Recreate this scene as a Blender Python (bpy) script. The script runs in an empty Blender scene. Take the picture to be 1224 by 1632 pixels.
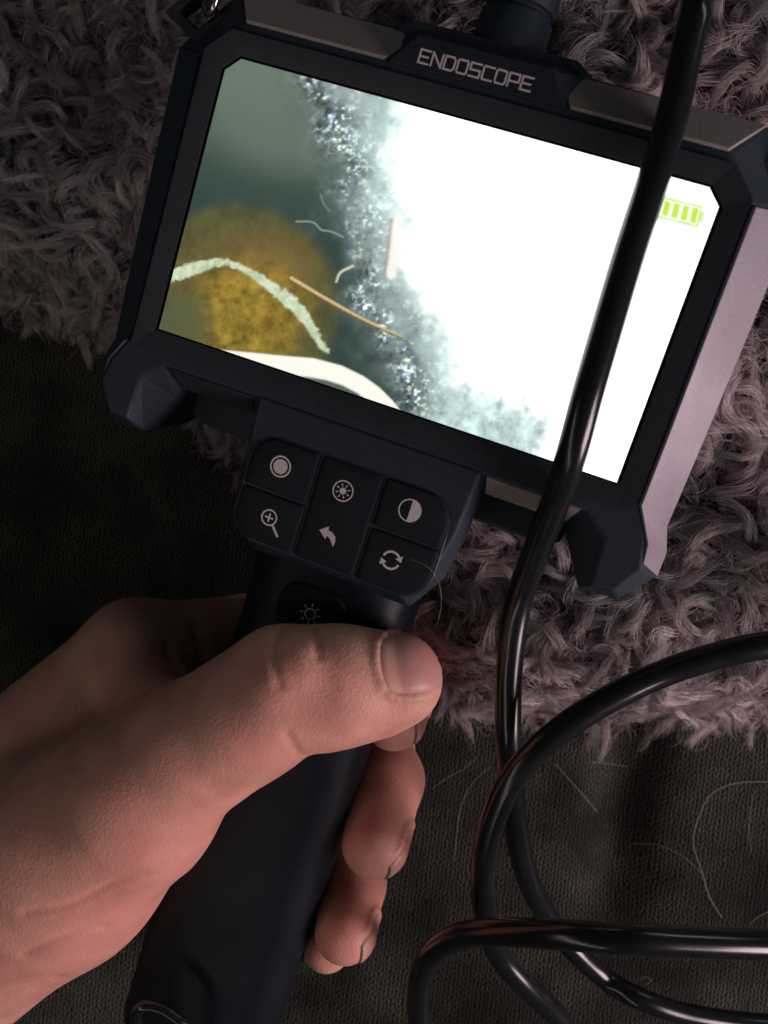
import bpy, bmesh, math, random
import numpy as np
from mathutils import Vector, Matrix

random.seed(7)
rng = np.random.default_rng(7)
MM = 0.001
C = bpy.context.scene.collection
PI = math.pi

# ------------------------------------------------------------------ camera, world, lamps
FPX = 1450.0                     # focal length of the phone in photograph pixels
CAMZ = 262.0                     # camera height over the couch, mm
cam_d = bpy.data.cameras.new('camera')
cam = bpy.data.objects.new('camera', cam_d); C.objects.link(cam)
cam.location = (0, 0, CAMZ * MM)
cam_d.sensor_fit = 'VERTICAL'; cam_d.sensor_height = 36.0
cam_d.lens = 36.0 * FPX / 1632.0
cam_d.clip_start = 0.01; cam_d.clip_end = 20
cam_d.dof.use_dof = True; cam_d.dof.focus_distance = 0.186; cam_d.dof.aperture_fstop = 20.0
bpy.context.scene.camera = cam

W = bpy.data.worlds.new('World'); bpy.context.scene.world = W
W.use_nodes = True
bg = W.node_tree.nodes['Background']
bg.inputs[0].default_value = (0.86, 0.9, 1.0, 1); bg.inputs[1].default_value = 0.020

def area_lamp(name, loc, target, size, power, color, size_y=None):
    l = bpy.data.lights.new(name, 'AREA'); l.energy = power; l.color = color; l.size = size
    if size_y: l.shape = 'RECTANGLE'; l.size_y = size_y
    o = bpy.data.objects.new(name, l); C.objects.link(o)
    o.location = loc
    o.rotation_euler = (Vector(target) - Vector(loc)).to_track_quat('-Z', 'Y').to_euler()
    return o
area_lamp('window_light', (0.50, -0.27, 0.30), (0.0, -0.05, 0.06), 0.24, 3.0, (1.0, 0.77, 0.81), 0.30)
area_lamp('strip_lamp', (-0.36, -0.32, 0.46), (0, -0.03, 0.05), 0.90, 0.42, (1.0, 0.92, 0.82), 0.03)
area_lamp('far_screen', (0.52, 0.50, 0.27), (0, 0.02, 0.06), 0.34, 0.22, (0.90, 1.0, 0.97), 0.05)
sc = bpy.context.scene
sc.view_settings.view_transform = 'Standard'; sc.view_settings.look = 'None'
sc.view_settings.exposure = 0.0; sc.view_settings.gamma = 1.0
sc.cycles.max_bounces = 6; sc.cycles.transparent_max_bounces = 8
try: sc.cycles_curves.shape = 'RIBBONS'
except Exception: pass

# ------------------------------------------------------------------ frames
def Q(px, py, d):
    """point seen at photograph pixel (px,py) at depth d mm, in world mm"""
    return np.array([(px - 612) / FPX * d, (816 - py) / FPX * d, CAMZ - d])
U = np.array([0.92775588, -0.33201276, 0.17040116]); V = np.array([0.29783339, 0.93386113, 0.19798654])
N = np.cross(U, V)
T = np.array([6.66977969, 46.1007934, CAMZ - 170.22692675])
def L(u, v, w=0.0): return T + u * U + v * V + w * N        # device frame -> world mm
def to_px(p):
    p = np.asarray(p); d = CAMZ - p[..., 2]
    return 612 + p[..., 0] / d * FPX, 816 - p[..., 1] / d * FPX

# ------------------------------------------------------------------ mesh helpers
def link(name, me, mat=None, parent=None):
    o = bpy.data.objects.new(name, me); C.objects.link(o)
    if mat: me.materials.append(mat)
    if parent: o.parent = parent
    return o
def mesh(name, verts, faces, mat, parent=None, smooth=False, bevel=0, seg=2, angle=30):
    me = bpy.data.meshes.new(name)
    me.from_pydata([tuple(float(c) * MM for c in v) for v in verts], [], faces)
    bm = bmesh.new(); bm.from_mesh(me)
    bmesh.ops.recalc_face_normals(bm, faces=bm.faces); bm.to_mesh(me); bm.free()
    if smooth:
        me.polygons.foreach_set('use_smooth', [True] * len(me.polygons))
        if smooth != 'all': me.set_sharp_from_angle(angle=math.radians(40))
    o = link(name, me, mat, parent)
    if bevel:
        b = o.modifiers.new('bevel', 'BEVEL'); b.width = bevel * MM; b.segments = seg
        b.limit_method = 'ANGLE'; b.angle_limit = math.radians(angle); b.harden_normals = False
    return o
def loft(rings, cap0=True, cap1=True):
    n = len(rings[0]); vs = [p for r in rings for p in r]; fs = []
    for k in range(len(rings) - 1):
        for i in range(n):
            j = (i + 1) % n
            fs.append((k * n + i, k * n + j, (k + 1) * n + j, (k + 1) * n + i))
    if cap0: fs.append(tuple(range(n)))
    if cap1: fs.append(tuple((len(rings) - 1) * n + i for i in range(n)))
    return vs, fs
def prism(poly, w0, w1):
    return loft([[(u, v, w0) for u, v in poly], [(u, v, w1) for u, v in poly]])
def round_poly(pts, radii, seg=6):
    out = []; n = len(pts)
    for i in range(n):
        p = np.array(pts[i], float); a = np.array(pts[i - 1], float) - p; b = np.array(pts[(i + 1) % n], float) - p
        r = radii[i] if hasattr(radii, '__len__') else radii
        if r <= 0: out.append(tuple(p)); continue
        la, lb = np.linalg.norm(a), np.linalg.norm(b); a /= la; b /= lb
        th = math.acos(max(-1, min(1, a @ b))); t = min(r / math.tan(th / 2), la * .49, lb * .49); r = t * math.tan(th / 2)
        c = p + (a + b) / np.linalg.norm(a + b) * r / math.sin(th / 2)
        s = p + a * t - c; e = p + b * t - c
        a0 = math.atan2(s[1], s[0]); a1 = math.atan2(e[1], e[0]); d = (a1 - a0 + PI) % (2 * PI) - PI
        for k in range(seg + 1):
            q = a0 + d * k / seg; out.append((c[0] + r * math.cos(q), c[1] + r * math.sin(q)))
    return out
def catmull(pts, m=10):
    P = [np.array(p, float) for p in pts]; P = [2 * P[0] - P[1]] + P + [2 * P[-1] - P[-2]]; out = []
    for i in range(1, len(P) - 2):
        for k in range(m):
            t = k / m
            out.append(.5 * ((2 * P[i]) + (-P[i - 1] + P[i + 1]) * t + (2 * P[i - 1] - 5 * P[i] + 4 * P[i + 1] - P[i + 2]) * t * t
                             + (-P[i - 1] + 3 * P[i] - 3 * P[i + 1] + P[i + 2]) * t ** 3))
    out.append(P[-2]); return out
def tube(path, r, n=12, closed=False):
    path = [np.array(p, float) for p in path]; m = len(path)
    tg = []
    for i in range(m):
        a = path[i - 1] if (i or closed) else path[i]; b = path[(i + 1) % m] if (i < m - 1 or closed) else path[i]
        d = b - a; tg.append(d / (np.linalg.norm(d) + 1e-9))
    ref = np.array([0, 0, 1.0]) if abs(tg[0][2]) < .9 else np.array([1.0, 0, 0])
    x = np.cross(tg[0], ref); x /= np.linalg.norm(x); rings = []
    for i in range(m):
        x = x - tg[i] * (x @ tg[i]); x /= np.linalg.norm(x); y = np.cross(tg[i], x)
        ri = r[i] if hasattr(r, '__len__') else r
        rings.append([path[i] + ri * (math.cos(2 * PI * k / n) * x + math.sin(2 * PI * k / n) * y) for k in range(n)])
    if closed: rings.append(rings[0]); return loft(rings, False, False)
    return loft(rings)
def thing(name, label, cat, group=None):
    o = bpy.data.objects.new(name, None); C.objects.link(o); o.empty_display_size = .01
    return tag(o, label, cat, group)
def tag(o, label, cat, group=None):
    o['label'] = label; o['category'] = cat
    if group: o['group'] = group
    return o

# ------------------------------------------------------------------ materials
def mat(name):
    m = bpy.data.materials.new(name); m.use_nodes = True
    nt = m.node_tree; return m, nt, nt.nodes['Principled BSDF']
def node(nt, t, **kw):
    n = nt.nodes.new(t)
    for k, v in kw.items():
        if k in n.inputs: n.inputs[k].default_value = v
        else: setattr(n, k, v)
    return n
def ocoord(nt, scale):
    tc = node(nt, 'ShaderNodeTexCoord'); mp = node(nt, 'ShaderNodeMapping'); mp.inputs['Scale'].default_value = scale
    nt.links.new(tc.outputs['Object'], mp.inputs['Vector']); return mp.outputs['Vector']
def plastic(name, col, rough=.5, grain=.25, gscale=2200., spec=.5, metallic=0., speck=0.25):
    m, nt, b = mat(name); co = ocoord(nt, (1, 1, 1))
    n1 = node(nt, 'ShaderNodeTexNoise', Scale=gscale, Detail=3.0); n2 = node(nt, 'ShaderNodeTexNoise', Scale=90.0, Detail=4.0)
    nt.links.new(co, n1.inputs['Vector']); nt.links.new(co, n2.inputs['Vector'])
    rp = node(nt, 'ShaderNodeValToRGB'); e = rp.color_ramp.elements
    e[0].position = .3; e[1].position = .7
    e[0].color = (*[c * (1 - speck) for c in col], 1); e[1].color = (*[c * (1 + speck) for c in col], 1)
    nt.links.new(n1.outputs['Fac'], rp.inputs['Fac']); nt.links.new(rp.outputs['Color'], b.inputs['Base Color'])
    mr = node(nt, 'ShaderNodeMapRange'); mr.inputs['To Min'].default_value = rough * .88; mr.inputs['To Max'].default_value = rough * 1.18
    mr.inputs['From Min'].default_value = .3; mr.inputs['From Max'].default_value = .7
    nt.links.new(n2.outputs['Fac'], mr.inputs['Value']); nt.links.new(mr.outputs['Result'], b.inputs['Roughness'])
    bp = node(nt, 'ShaderNodeBump', Strength=grain, Distance=.0002)
    nt.links.new(n1.outputs['Fac'], bp.inputs['Height']); nt.links.new(bp.outputs['Normal'], b.inputs['Normal'])
    b.inputs['Specular IOR Level'].default_value = spec; b.inputs['Metallic'].default_value = metallic
    return m
M_shell = plastic('shell_plastic', (0.023, 0.036, 0.051), .58, .22, 2600, .35)
M_bezel = plastic('bezel_plastic', (0.030, 0.036, 0.044), .45, .15, 2600)
M_trim = plastic('silver_grey_paint', (0.33, 0.295, 0.285), .5, .3, 3600, .5, .1, .26)
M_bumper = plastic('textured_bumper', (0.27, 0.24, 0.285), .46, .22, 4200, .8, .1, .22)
M_plate = plastic('plate_plastic', (0.018, 0.024, 0.036), .5, .12, 2600)
M_button = plastic('button_rubber', (0.012, 0.016, 0.022), .75, .2, 2800, .2)
M_grip = plastic('grip_rubber', (0.006, 0.010, 0.015), .46, .12, 2500, .22)
M_cable = plastic('cable_jacket', (0.010, 0.012, 0.014), .21, .02, 1500, .6)
M_print = plastic('grey_print', (0.74, 0.69, 0.70), .6, .0, 2500, .3, 0, .08)
M_glass, nt, b = mat('black_glass'); b.inputs['Base Color'].default_value = (.004, .004, .006, 1); b.inputs['Roughness'].default_value = .12
M_metal, nt, b = mat('bright_steel'); b.inputs['Metallic'].default_value = 1; b.inputs['Roughness'].default_value = .22
co = ocoord(nt, (1, 1, 1)); n1 = node(nt, 'ShaderNodeTexNoise', Scale=900.0); nt.links.new(co, n1.inputs['Vector'])
rp = node(nt, 'ShaderNodeValToRGB'); rp.color_ramp.elements[0].color = (.55, .54, .52, 1); rp.color_ramp.elements[1].color = (.8, .79, .76, 1)
nt.links.new(n1.outputs['Fac'], rp.inputs['Fac']); nt.links.new(rp.outputs['Color'], b.inputs['Base Color'])

# ------------------------------------------------------------------ numpy noise
class VNoise:
    def __init__(s, seed, n=256): s.g = np.random.default_rng(seed).random((n, n)); s.n = n
    def at(s, x, y):
        xi = np.floor(x).astype(int); yi = np.floor(y).astype(int); fx = x - xi; fy = y - yi
        fx = fx * fx * (3 - 2 * fx); fy = fy * fy * (3 - 2 * fy); n = s.n; g = s.g
        a = g[xi % n, yi % n]; b_ = g[(xi + 1) % n, yi % n]; c = g[xi % n, (yi + 1) % n]; d = g[(xi + 1) % n, (yi + 1) % n]
        return (a * (1 - fx) + b_ * fx) * (1 - fy) + (c * (1 - fx) + d * fx) * fy
    def fbm(s, x, y, sc_, oct=4, gain=.5):
        v = 0; amp = 1; tot = 0
        for k in range(oct):
            v = v + amp * s.at(x / sc_ * 2 ** k + 17.3 * k, y / sc_ * 2 ** k + 5.1 * k); tot += amp; amp *= gain
        return v / tot
def sstep(a, b_, x):
    t = np.clip((x - a) / (b_ - a), 0, 1); return t * t * (3 - 2 * t)
def seg_dist(x, y, poly):
    best = np.full(x.shape, 1e9); tt = np.zeros(x.shape); n = len(poly) - 1
    for i in range(n):
        ax, ay = poly[i]; bx, by = poly[i + 1]; dx, dy = bx - ax, by - ay
        t = np.clip(((x - ax) * dx + (y - ay) * dy) / (dx * dx + dy * dy), 0, 1)
        d = np.hypot(x - ax - t * dx, y - ay - t * dy); m = d < best
        best = np.where(m, d, best); tt = np.where(m, (i + t) / n, tt)
    return best, tt
def s2l(c):
    c = np.asarray(c, float) / 255.; return np.where(c <= .04045, c / 12.92, ((c + .055) / 1.055) ** 2.4)

# ================================================================== ENDOSCOPE
endo = thing('endoscope', 'dark handheld endoscope with a lit screen and a six-symbol keypad, gripped by the hand', 'endoscope')
endo.matrix_world = Matrix((( U[0], V[0], N[0], T[0] * MM), (U[1], V[1], N[1], T[1] * MM), (U[2], V[2], N[2], T[2] * MM), (0, 0, 0, 1)))

# ---- housing: front outline F and outer outline O, right half, mirrored
half = [  # F(u,v,w)               O(u,v,w)
    ((0, 38.6, 0), (0, 41.0, -4.5)), ((12.6, 38.6, 0), (13.0, 41.0, -4.5)), ((17.0, 33.0, 0), (19.0, 40.6, -5.6)),
    ((46.0, 33.0, 0), (51.2, 40.2, -5.6)), ((52.7, 26.2, 0), (60.8, 28.0, -6)), ((52.7, 4, 0), (60.4, 4, -6)),
    ((52.7, -14, 0), (59.8, -14, -6)), ((52.6, -29, 0), (59.2, -32, -6)), ((56.0, -35.2, 0), (60.9, -36.6, -6.5)),
    ((57.2, -40.6, 0), (60.9, -42.2, -7)), ((54.0, -46.0, 0), (55.6, -48.4, -5)), ((49.7, -46.4, 0), (47.8, -48.8, -5)),
    ((49.0, -37.0, 0), (42.7, -40.2, -5)), ((44.2, -33.4, 0), (41.6, -37.4, -5)), ((24.0, -33.2, 0), (24.6, -37.4, -5)), ((0, -33.2, 0), (0, -37.4, -5))]
def full(k, inset=0, dw=0):
    r = [h[k] for h in half]; l = [(-p[0], p[1], p[2]) for p in r[1:-1]][::-1]
    return [(u * (1 - inset), v * (1 - inset), w + dw) for u, v, w in r + l]
backr = [(u * .97, v * .97, -22.) for u, v, w in full(1)]
backb = [(u * .90, v * .90, -25.) for u, v, w in full(1)]
vs, fs = loft([full(0), full(1), backr, backb])
mesh('housing', vs, fs, M_shell, endo, bevel=.5, seg=2, angle=12)

# trims: plates lying 0.5 mm proud of the chamfers
def slab(name, quad, m, th=.5, bev=.18, inset=.0):
    q = [np.array(p, float) for p in quad]; c = sum(q) / len(q)
    nrm = np.cross(q[1] - q[0], q[2] - q[1]); nrm /= np.linalg.norm(nrm)
    if nrm[2] < 0: nrm = -nrm
    q = [p + (c - p) * inset for p in q]
    vs, fs = loft([[p - nrm * .4 for p in q], [p + nrm * th for p in q]])
    return mesh(name, vs, fs, m, endo, bevel=bev, seg=2)
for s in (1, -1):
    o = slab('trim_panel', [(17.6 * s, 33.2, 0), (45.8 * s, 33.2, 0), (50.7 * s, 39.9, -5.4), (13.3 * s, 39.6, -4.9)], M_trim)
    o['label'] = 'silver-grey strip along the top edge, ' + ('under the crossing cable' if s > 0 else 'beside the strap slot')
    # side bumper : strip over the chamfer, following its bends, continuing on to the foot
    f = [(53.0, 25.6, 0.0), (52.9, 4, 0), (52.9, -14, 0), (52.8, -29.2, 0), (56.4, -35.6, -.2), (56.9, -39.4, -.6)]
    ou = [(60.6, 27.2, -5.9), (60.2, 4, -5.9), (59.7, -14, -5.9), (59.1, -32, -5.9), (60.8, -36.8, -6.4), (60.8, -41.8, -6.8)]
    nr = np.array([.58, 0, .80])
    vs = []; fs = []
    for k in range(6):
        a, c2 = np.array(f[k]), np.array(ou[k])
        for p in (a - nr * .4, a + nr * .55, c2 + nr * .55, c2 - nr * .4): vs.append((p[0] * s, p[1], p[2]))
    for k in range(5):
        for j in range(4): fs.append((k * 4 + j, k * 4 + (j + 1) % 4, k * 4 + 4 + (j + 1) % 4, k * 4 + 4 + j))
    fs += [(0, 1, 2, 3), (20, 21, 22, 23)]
    o = mesh('side_bumper', vs, fs, M_bumper if s > 0 else M_shell, endo, smooth=True, bevel=.15)  # left bumper takes the dark shell colour to stand for its shade
    # strap lug at the corner, a square eye
    outer = [(56.6, 28.2), (64.6, 32.0), (59.6, 38.6), (51.6, 33.4)]; inner = [(57.0, 30.9), (62.2, 33.0), (59.0, 36.4), (53.9, 33.6)]
    R = [[(u * s, v, w) for u, v in p] for p, w in ((outer, -3.6), (inner, -3.6), (inner, -8), (outer, -8))]
    vs, fs = loft(R + [R[0]], False, False)
    mesh('strap_lug', vs, fs, M_bezel, endo, bevel=.35)

# notch lip under the screen (grey strip) beside the neck, left one coloured dark for shade
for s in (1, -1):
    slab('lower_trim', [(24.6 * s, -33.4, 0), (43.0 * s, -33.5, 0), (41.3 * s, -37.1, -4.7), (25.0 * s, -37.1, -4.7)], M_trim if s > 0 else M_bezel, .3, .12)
for s in (1, -1):
    vs, fs = prism([(23 * s, -34), (42 * s, -34), (42 * s, -43), (39 * s, -44.5), (23 * s, -44.5)], -21, -13)  # added dark block standing for the shade in the notch beside the neck
    mesh('notch_shade_block', vs, fs, M_shell, endo, bevel=.8)
# name plate
vs, fs = loft([[(-12.9, 38.75, -.5), (12.9, 38.75, -.5), (17.2, 32.7, -.5), (-17.2, 32.7, -.5)],
               [(-12.6, 38.6, .55), (12.6, 38.6, .55), (16.8, 32.9, .55), (-16.8, 32.9, .55)]])
plate = mesh('name_plate', vs, fs, M_plate, endo, bevel=.15)
top = [(-18.5, 40.3), (-16, 42.2), (15.6, 42.4), (19.3, 40.3), (17, 39), (-17, 39)]
vs, fs = prism(top, -16, -4.2); mesh('top_ridge', vs, fs, M_shell, endo, bevel=.3)

# lettering ENDOSCOPE, square outline strokes
def strokes(lines, w, ww, th=.05):
    vs, fs = [], []
    for a, b_ in lines:
        a = np.array(a, float); b_ = np.array(b_, float); d = b_ - a; l = np.linalg.norm(d); d /= l; nn = np.array([-d[1], d[0]]) * w / 2
        a2 = a - d * w * .45; b2 = b_ + d * w * .45; i = len(vs)
        jit = .0007 * (len(vs) % 7)
        vs += [(*(a2 + nn), ww + th + jit), (*(a2 - nn), ww + th + jit), (*(b2 - nn), ww + th + jit), (*(b2 + nn), ww + th + jit)]
        fs.append((i, i + 1, i + 2, i + 3))
    return vs, fs
G = {'E': [((1, 1), (0, 1)), ((0, 1), (0, 0)), ((0, 0), (1, 0)), ((0, .5), (.85, .5))],
     'N': [((0, 0), (0, 1)), ((0, 1), (1, 0)), ((1, 0), (1, 1))],
     'D': [((0, 0), (0, 1)), ((0, 1), (.8, 1)), ((.8, 1), (1, .8)), ((1, .8), (1, .2)), ((1, .2), (.8, 0)), ((.8, 0), (0, 0))],
     'O': [((0, .12), (0, .88)), ((0, .88), (.12, 1)), ((.12, 1), (.88, 1)), ((.88, 1), (1, .88)), ((1, .88), (1, .12)), ((1, .12), (.88, 0)), ((.88, 0), (.12, 0)), ((.12, 0), (0, .12))],
     'S': [((1, 1), (0, 1)), ((0, 1), (0, .5)), ((0, .5), (1, .5)), ((1, .5), (1, 0)), ((1, 0), (0, 0))],
     'C': [((1, 1), (.1, 1)), ((.1, 1), (0, .9)), ((0, .9), (0, .1)), ((0, .1), (.1, 0)), ((.1, 0), (1, 0))],
     'P': [((0, 0), (0, 1)), ((0, 1), (1, 1)), ((1, 1), (1, .42)), ((1, .42), (0, .42))]}
x0 = -11.35
for ch in 'ENDOSCOPE':
    ln = [((x0 + a[0] * 1.86, 34.0 + a[1] * 2.25), (x0 + b_[0] * 1.86, 34.0 + b_[1] * 2.25)) for a, b_ in G[ch]]
    vs, fs = strokes(ln, .35, .55)
    o = mesh('letter', vs, fs, M_print, plate)
    x0 += 2.42

# connector for the probe on the top edge
def turned(name, prof, m, u0, w0, parent=endo, n=40):
    rings = [[(u0 + r * math.cos(2 * PI * k / n), v, w0 + r * math.sin(2 * PI * k / n)) for k in range(n)] for v, r in prof]
    vs, fs = loft(rings); return mesh(name, vs, fs, m, parent, smooth=True)
turned('connector', [(38, 6.9), (48.6, 6.9), (49.2, 6.4), (49.6, 6.0), (50.2, 6.0), (50.4, 6.6), (51, 6.9), (58, 6.8), (59, 6.0), (60, 4.2), (70, 3.4), (71, 2.4)], M_shell, 1.4, -11)

# ---- bezel, glass, screen
def scr_poly(hw, ht, hb, cut, r=1.0):
    return round_poly([(-hw, ht - cut), (-hw + cut, ht), (hw - cut, ht), (hw, ht - cut), (hw, -hb), (-hw, -hb)], [0.3, .3, .3, .3, r, .25], 3)
outer = scr_poly(52.2, 31.2, 31.2, 4.5, 3.2); lip = scr_poly(48.35, 27.3, 27.15, 3.1, 1.2)
lip2 = scr_poly(48.2, 27.15, 27.0, 3.05, 1.1)
R = [[(u, v, w) for u, v in p] for p, w in ((outer, -.2), (outer, 1.0), (lip, .42), (lip2, .36), (lip2, -.2))]
vs, fs = loft(R, False, False); mesh('bezel', vs, fs, M_bezel, endo, smooth=True)
vs, fs = prism(scr_poly(48.15, 27.1, 26.95, 3.05, 1.1), -.1, .12); mesh('glass', vs, fs, M_glass, endo)

def picture(x, y):
    """what the little camera shows: colours per screen point (photo pixels are only the drawing grid)"""
    n1, n2, n3, n4 = VNoise(1), VNoise(2), VNoise(3), VNoise(4)
    base = np.zeros(x.shape + (3,))
    def mix(col, a):
        nonlocal base
        a = np.clip(a, 0, 1)[..., None]; base = base * (1 - a) + np.asarray(col, float) * a
    t = sstep(100, 360, y - .25 * (x - 360))
    base[:] = s2l((88, 106, 92)) * (1 - t)[..., None] + s2l((54, 72, 67)) * t[..., None]
    base *= (0.86 + .28 * n1.fbm(x, y, 60, 3))[..., None]
    mix(s2l((122, 134, 122)), .45 * sstep(200, 100, np.hypot((x - 470) / 1.0, (y - 150) / .8)))
    # ---- fibrous surface on the right, brightening to blown white
    edge = np.interp(y, [80, 110, 180, 260, 330, 400, 470, 540, 600, 660, 780], [455, 462, 500, 525, 540, 552, 560, 590, 618, 640, 668])
    d = x - edge + 30 * (n2.fbm(x, y, 34, 4) - .5) * 2
    f1 = n3.fbm(x * 1.15, y, 15, 4, .62); f2 = n4.fbm(x, y, 9, 3, .6); big = n1.fbm(x + 300, y, 46, 3)
    wedge = np.interp(y, [60, 100, 170, 230, 300, 380, 440, 500, 560, 600, 640, 700, 780], [574, 606, 650, 654, 654, 664, 670, 688, 716, 742, 790, 850, 890])
    wd = x - wedge + 120 * (n2.fbm(x, y, 44, 4) - .5) + 22 * (f1 - .5)
    ramp = np.clip(d / np.maximum(wedge - edge, 30), 0, 1.3)
    tone = s2l((104, 122, 124)) * np.ones(x.shape)[..., None]
    fz = np.exp(-((d - 30) / 27) ** 2)                                                  # the sparkling fibre fringe along the edge
    lum = .66 + .95 * ramp ** 1.25 + (.5 + .9 * fz) * (f1 - .46) * 1.5 + 1.3 * (big - .47)
    tex = tone * np.clip(lum, .22, 4)[..., None]
    tint = n2.fbm(x + 90, y + 40, 10, 2)[..., None]
    tex = tex * (np.array([.90, 1.02, 1.07]) * (1 - tint) + np.array([1.10, 1.02, .86]) * tint)
    ch = n3.fbm(x + 200, y + 77, 6, 2); ch2 = n1.fbm(x + 11, y + 520, 24, 2)
    g1 = n4.fbm(x + 31, y + 9, 5.5, 2, .5); g2 = n2.fbm(x + 3, y + 271, 8, 2, .5)
    spark = (sstep(.60, .78, g1) + .7 * sstep(.60, .76, g2)) * (fz * sstep(.30, .55, ch2) + .22 * sstep(0, 30, d) * sstep(.5, .7, ch2))
    tex = tex + spark[..., None] * np.where(ch[..., None] > .58, s2l((236, 238, 190)), np.where(ch[..., None] < .42, s2l((184, 208, 236)), s2l((220, 236, 236)))) * 1.0
    dk = sstep(.46, .30, g1) * fz; tex *= (1 - .55 * dk)[..., None]
    mixc = sstep(-30, 34, d)
    base = base * (1 - mixc[..., None]) + tex * mixc[..., None]
    glow = sstep(-210, 40, wd)
    base = base + (glow ** 2.2)[..., None] * np.array([.55, .64, .62])
    wh = sstep(-46, 56, wd)
    base = base * (1 - wh[..., None]) + np.array([1.9, 1.95, 1.85]) * wh[..., None]
    # lower cyan fuzzy corner under the glare
    c = sstep(1.15, .55, np.hypot((x - 765) / 135, (y - 705) / 100) + .5 * (big - .5) + .3 * (f1 - .5))
    c = c * sstep(640, 700, x)
    cy = s2l((206, 230, 228)) * np.clip(.86 + 1.3 * (f1 - .45) + .9 * (big - .45), .35, 1.8)[..., None]
    base = base * (1 - .92 * c[..., None]) + cy * .92 * c[..., None]
    for cx, cyy, rx, ry, a in ((946, 648, 9, 22, .6), (845, 600, 55, 26, .25)):
        k = sstep(1.2, .3, np.hypot((x - cx) / rx, (y - cyy) / ry)) * a; mix(s2l((214, 230, 230)), k)
    # ---- amber disc
    r = np.hypot(x - 372, y - 492) + 10 * (n1.fbm(x, y, 40, 3) - .5)
    disc = sstep(181, 148, r) * (1 - mixc)
    oc = s2l((94, 92, 56)) * (1 - sstep(150, 70, r))[..., None] + s2l((112, 98, 54)) * sstep(150, 70, r)[..., None]
    oc = oc * (.55 + .8 * n3.fbm(x, y, 20, 4, .6))[..., None]
    base = base * (1 - .9 * disc[..., None]) + oc * .9 * disc[..., None]
    warm = sstep(90, 20, np.hypot((x - 440) / 1.3, y - 425)); mix(s2l((140, 110, 62)), .4 * warm * disc)
    core = sstep(122, 50, np.hypot(x - 398, (y - 500) / .92)); cc = s2l((156, 130, 50)) * np.clip(.02 + 1.8 * n4.fbm(x, y, 15, 4, .62), .25, 1.7)[..., None]
    core = core * disc; base = base * (1 - .85 * core[..., None]) + cc * .85 * core[..., None]
    gl = sstep(75, 25, np.hypot(x - 290, y - 510)); mix(s2l((86, 94, 66)) * 1.0, .8 * gl * (.6 + .6 * n3.fbm(x, y, 20, 2)))
    # pale arc
    arc = catmull([(262, 448), (285, 436), (320, 424), (358, 418), (400, 436), (438, 462), (470, 488), (495, 520), (518, 558)], 6)
    ds, tt = seg_dist(x, y, arc); wdt = 7.6 + 2.6 * np.sin(tt * 11) + 9 * (n3.fbm(x, y, 7, 3) - .5)
    a = sstep(wdt + 2.5, wdt - 2.5, ds); acol = s2l((204, 218, 184)) * (.66 + .68 * n4.fbm(x, y, 7, 3))[..., None]
    base = base * (1 - a[..., None]) + acol * a[..., None]
    # needle, hairs, splinter
    def line(pts, w0, w1, col, soft=1.6, al=1.):
        p = catmull(pts, 5); ds, tt = seg_dist(x, y, p); ww = w0 + (w1 - w0) * tt; mix(col, al * sstep(ww + soft, ww - soft, ds))
    line([(463, 444), (520, 478), (580, 511), (640, 537)], 4.4, 2.6, s2l((120, 88, 48)))
    line([(464, 443), (520, 476), (580, 509), (640, 536)], 2.6, 1.6, s2l((214, 192, 140)))
    line([(472, 353), (498, 354), (512, 366), (528, 369), (547, 378)], 1.0, .9, s2l((172, 182, 178)), 1.3, .85)
    line([(511, 310), (516, 325), (526, 337)], .9, .9, s2l((150, 166, 158)), 1.3, .6)
    line([(536, 449), (543, 434), (562, 424)], 1.6, 2.2, s2l((208, 210, 178)), 1.5)
    line([(614, 440), (620, 395), (624, 352)], 4, 4, s2l((150, 126, 96)), 4, .6)
    line([(624, 437), (629, 395), (634, 350)], 8.5, 6.5, (1.05, 1.0, .90), 4, .85)
    # bright curved band along the bottom edge
    up = np.interp(x, [330, 345, 400, 450, 500, 545, 580, 605, 625, 650, 670], [553, 557, 562, 567, 571, 583, 600, 618, 638, 668, 700])
    lo = np.interp(x, [330, 455, 490, 520, 545, 570, 590, 606, 620], [640, 598, 600, 605, 613, 626, 642, 660, 690])
    band = sstep(-2, 2, y - up) * sstep(668, 664, x)
    mix((1.0, .98, .86), band)
    mix(s2l((88, 104, 96)), band * sstep(-2, 3, y - lo) * sstep(640, 600, x))
    # battery symbol
    B = [(1052, 314), (1122, 331), (1115, 361), (1046, 344)]
    e1 = np.array([70, 17.]) / 72.03; e2 = np.array([-.236, .972]); px_ = (x - 1050) * e1[0] + (y - 313.5) * e1[1]; py_ = (x - 1050) * e2[0] + (y - 313.5) * e2[1]
    lime = (.60, .86, .06)
    box = np.maximum(np.maximum(-8 - px_, px_ - 70), np.maximum(-py_, py_ - 31))
    inb = (px_ > -14) & (px_ < 84) & (py_ > -6) & (py_ < 38); base[inb] = np.minimum(base[inb], 1.05)
    mix(lime, sstep(2.2, .8, np.abs(box)) * .85)
    mix(lime, sstep(1.2, -.6, np.maximum(np.abs(px_ - 74) - 2.5, np.abs(py_ - 15) - 8)) * .7)
    for k in range(5):
        bx = -4 + 15.3 * k
        mix((.08, .75, .02) if k == 0 else lime, sstep(1.2, -.8, np.maximum(np.abs(px_ - bx - 4.6) - 4.6, np.abs(py_ - 15.5) - 11.5)))
    # sensor grain
    base = base * (1 + .10 * (np.random.default_rng(5).random(x.shape) - .5))[..., None]
    return np.clip(base, 0, 2.0)

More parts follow.
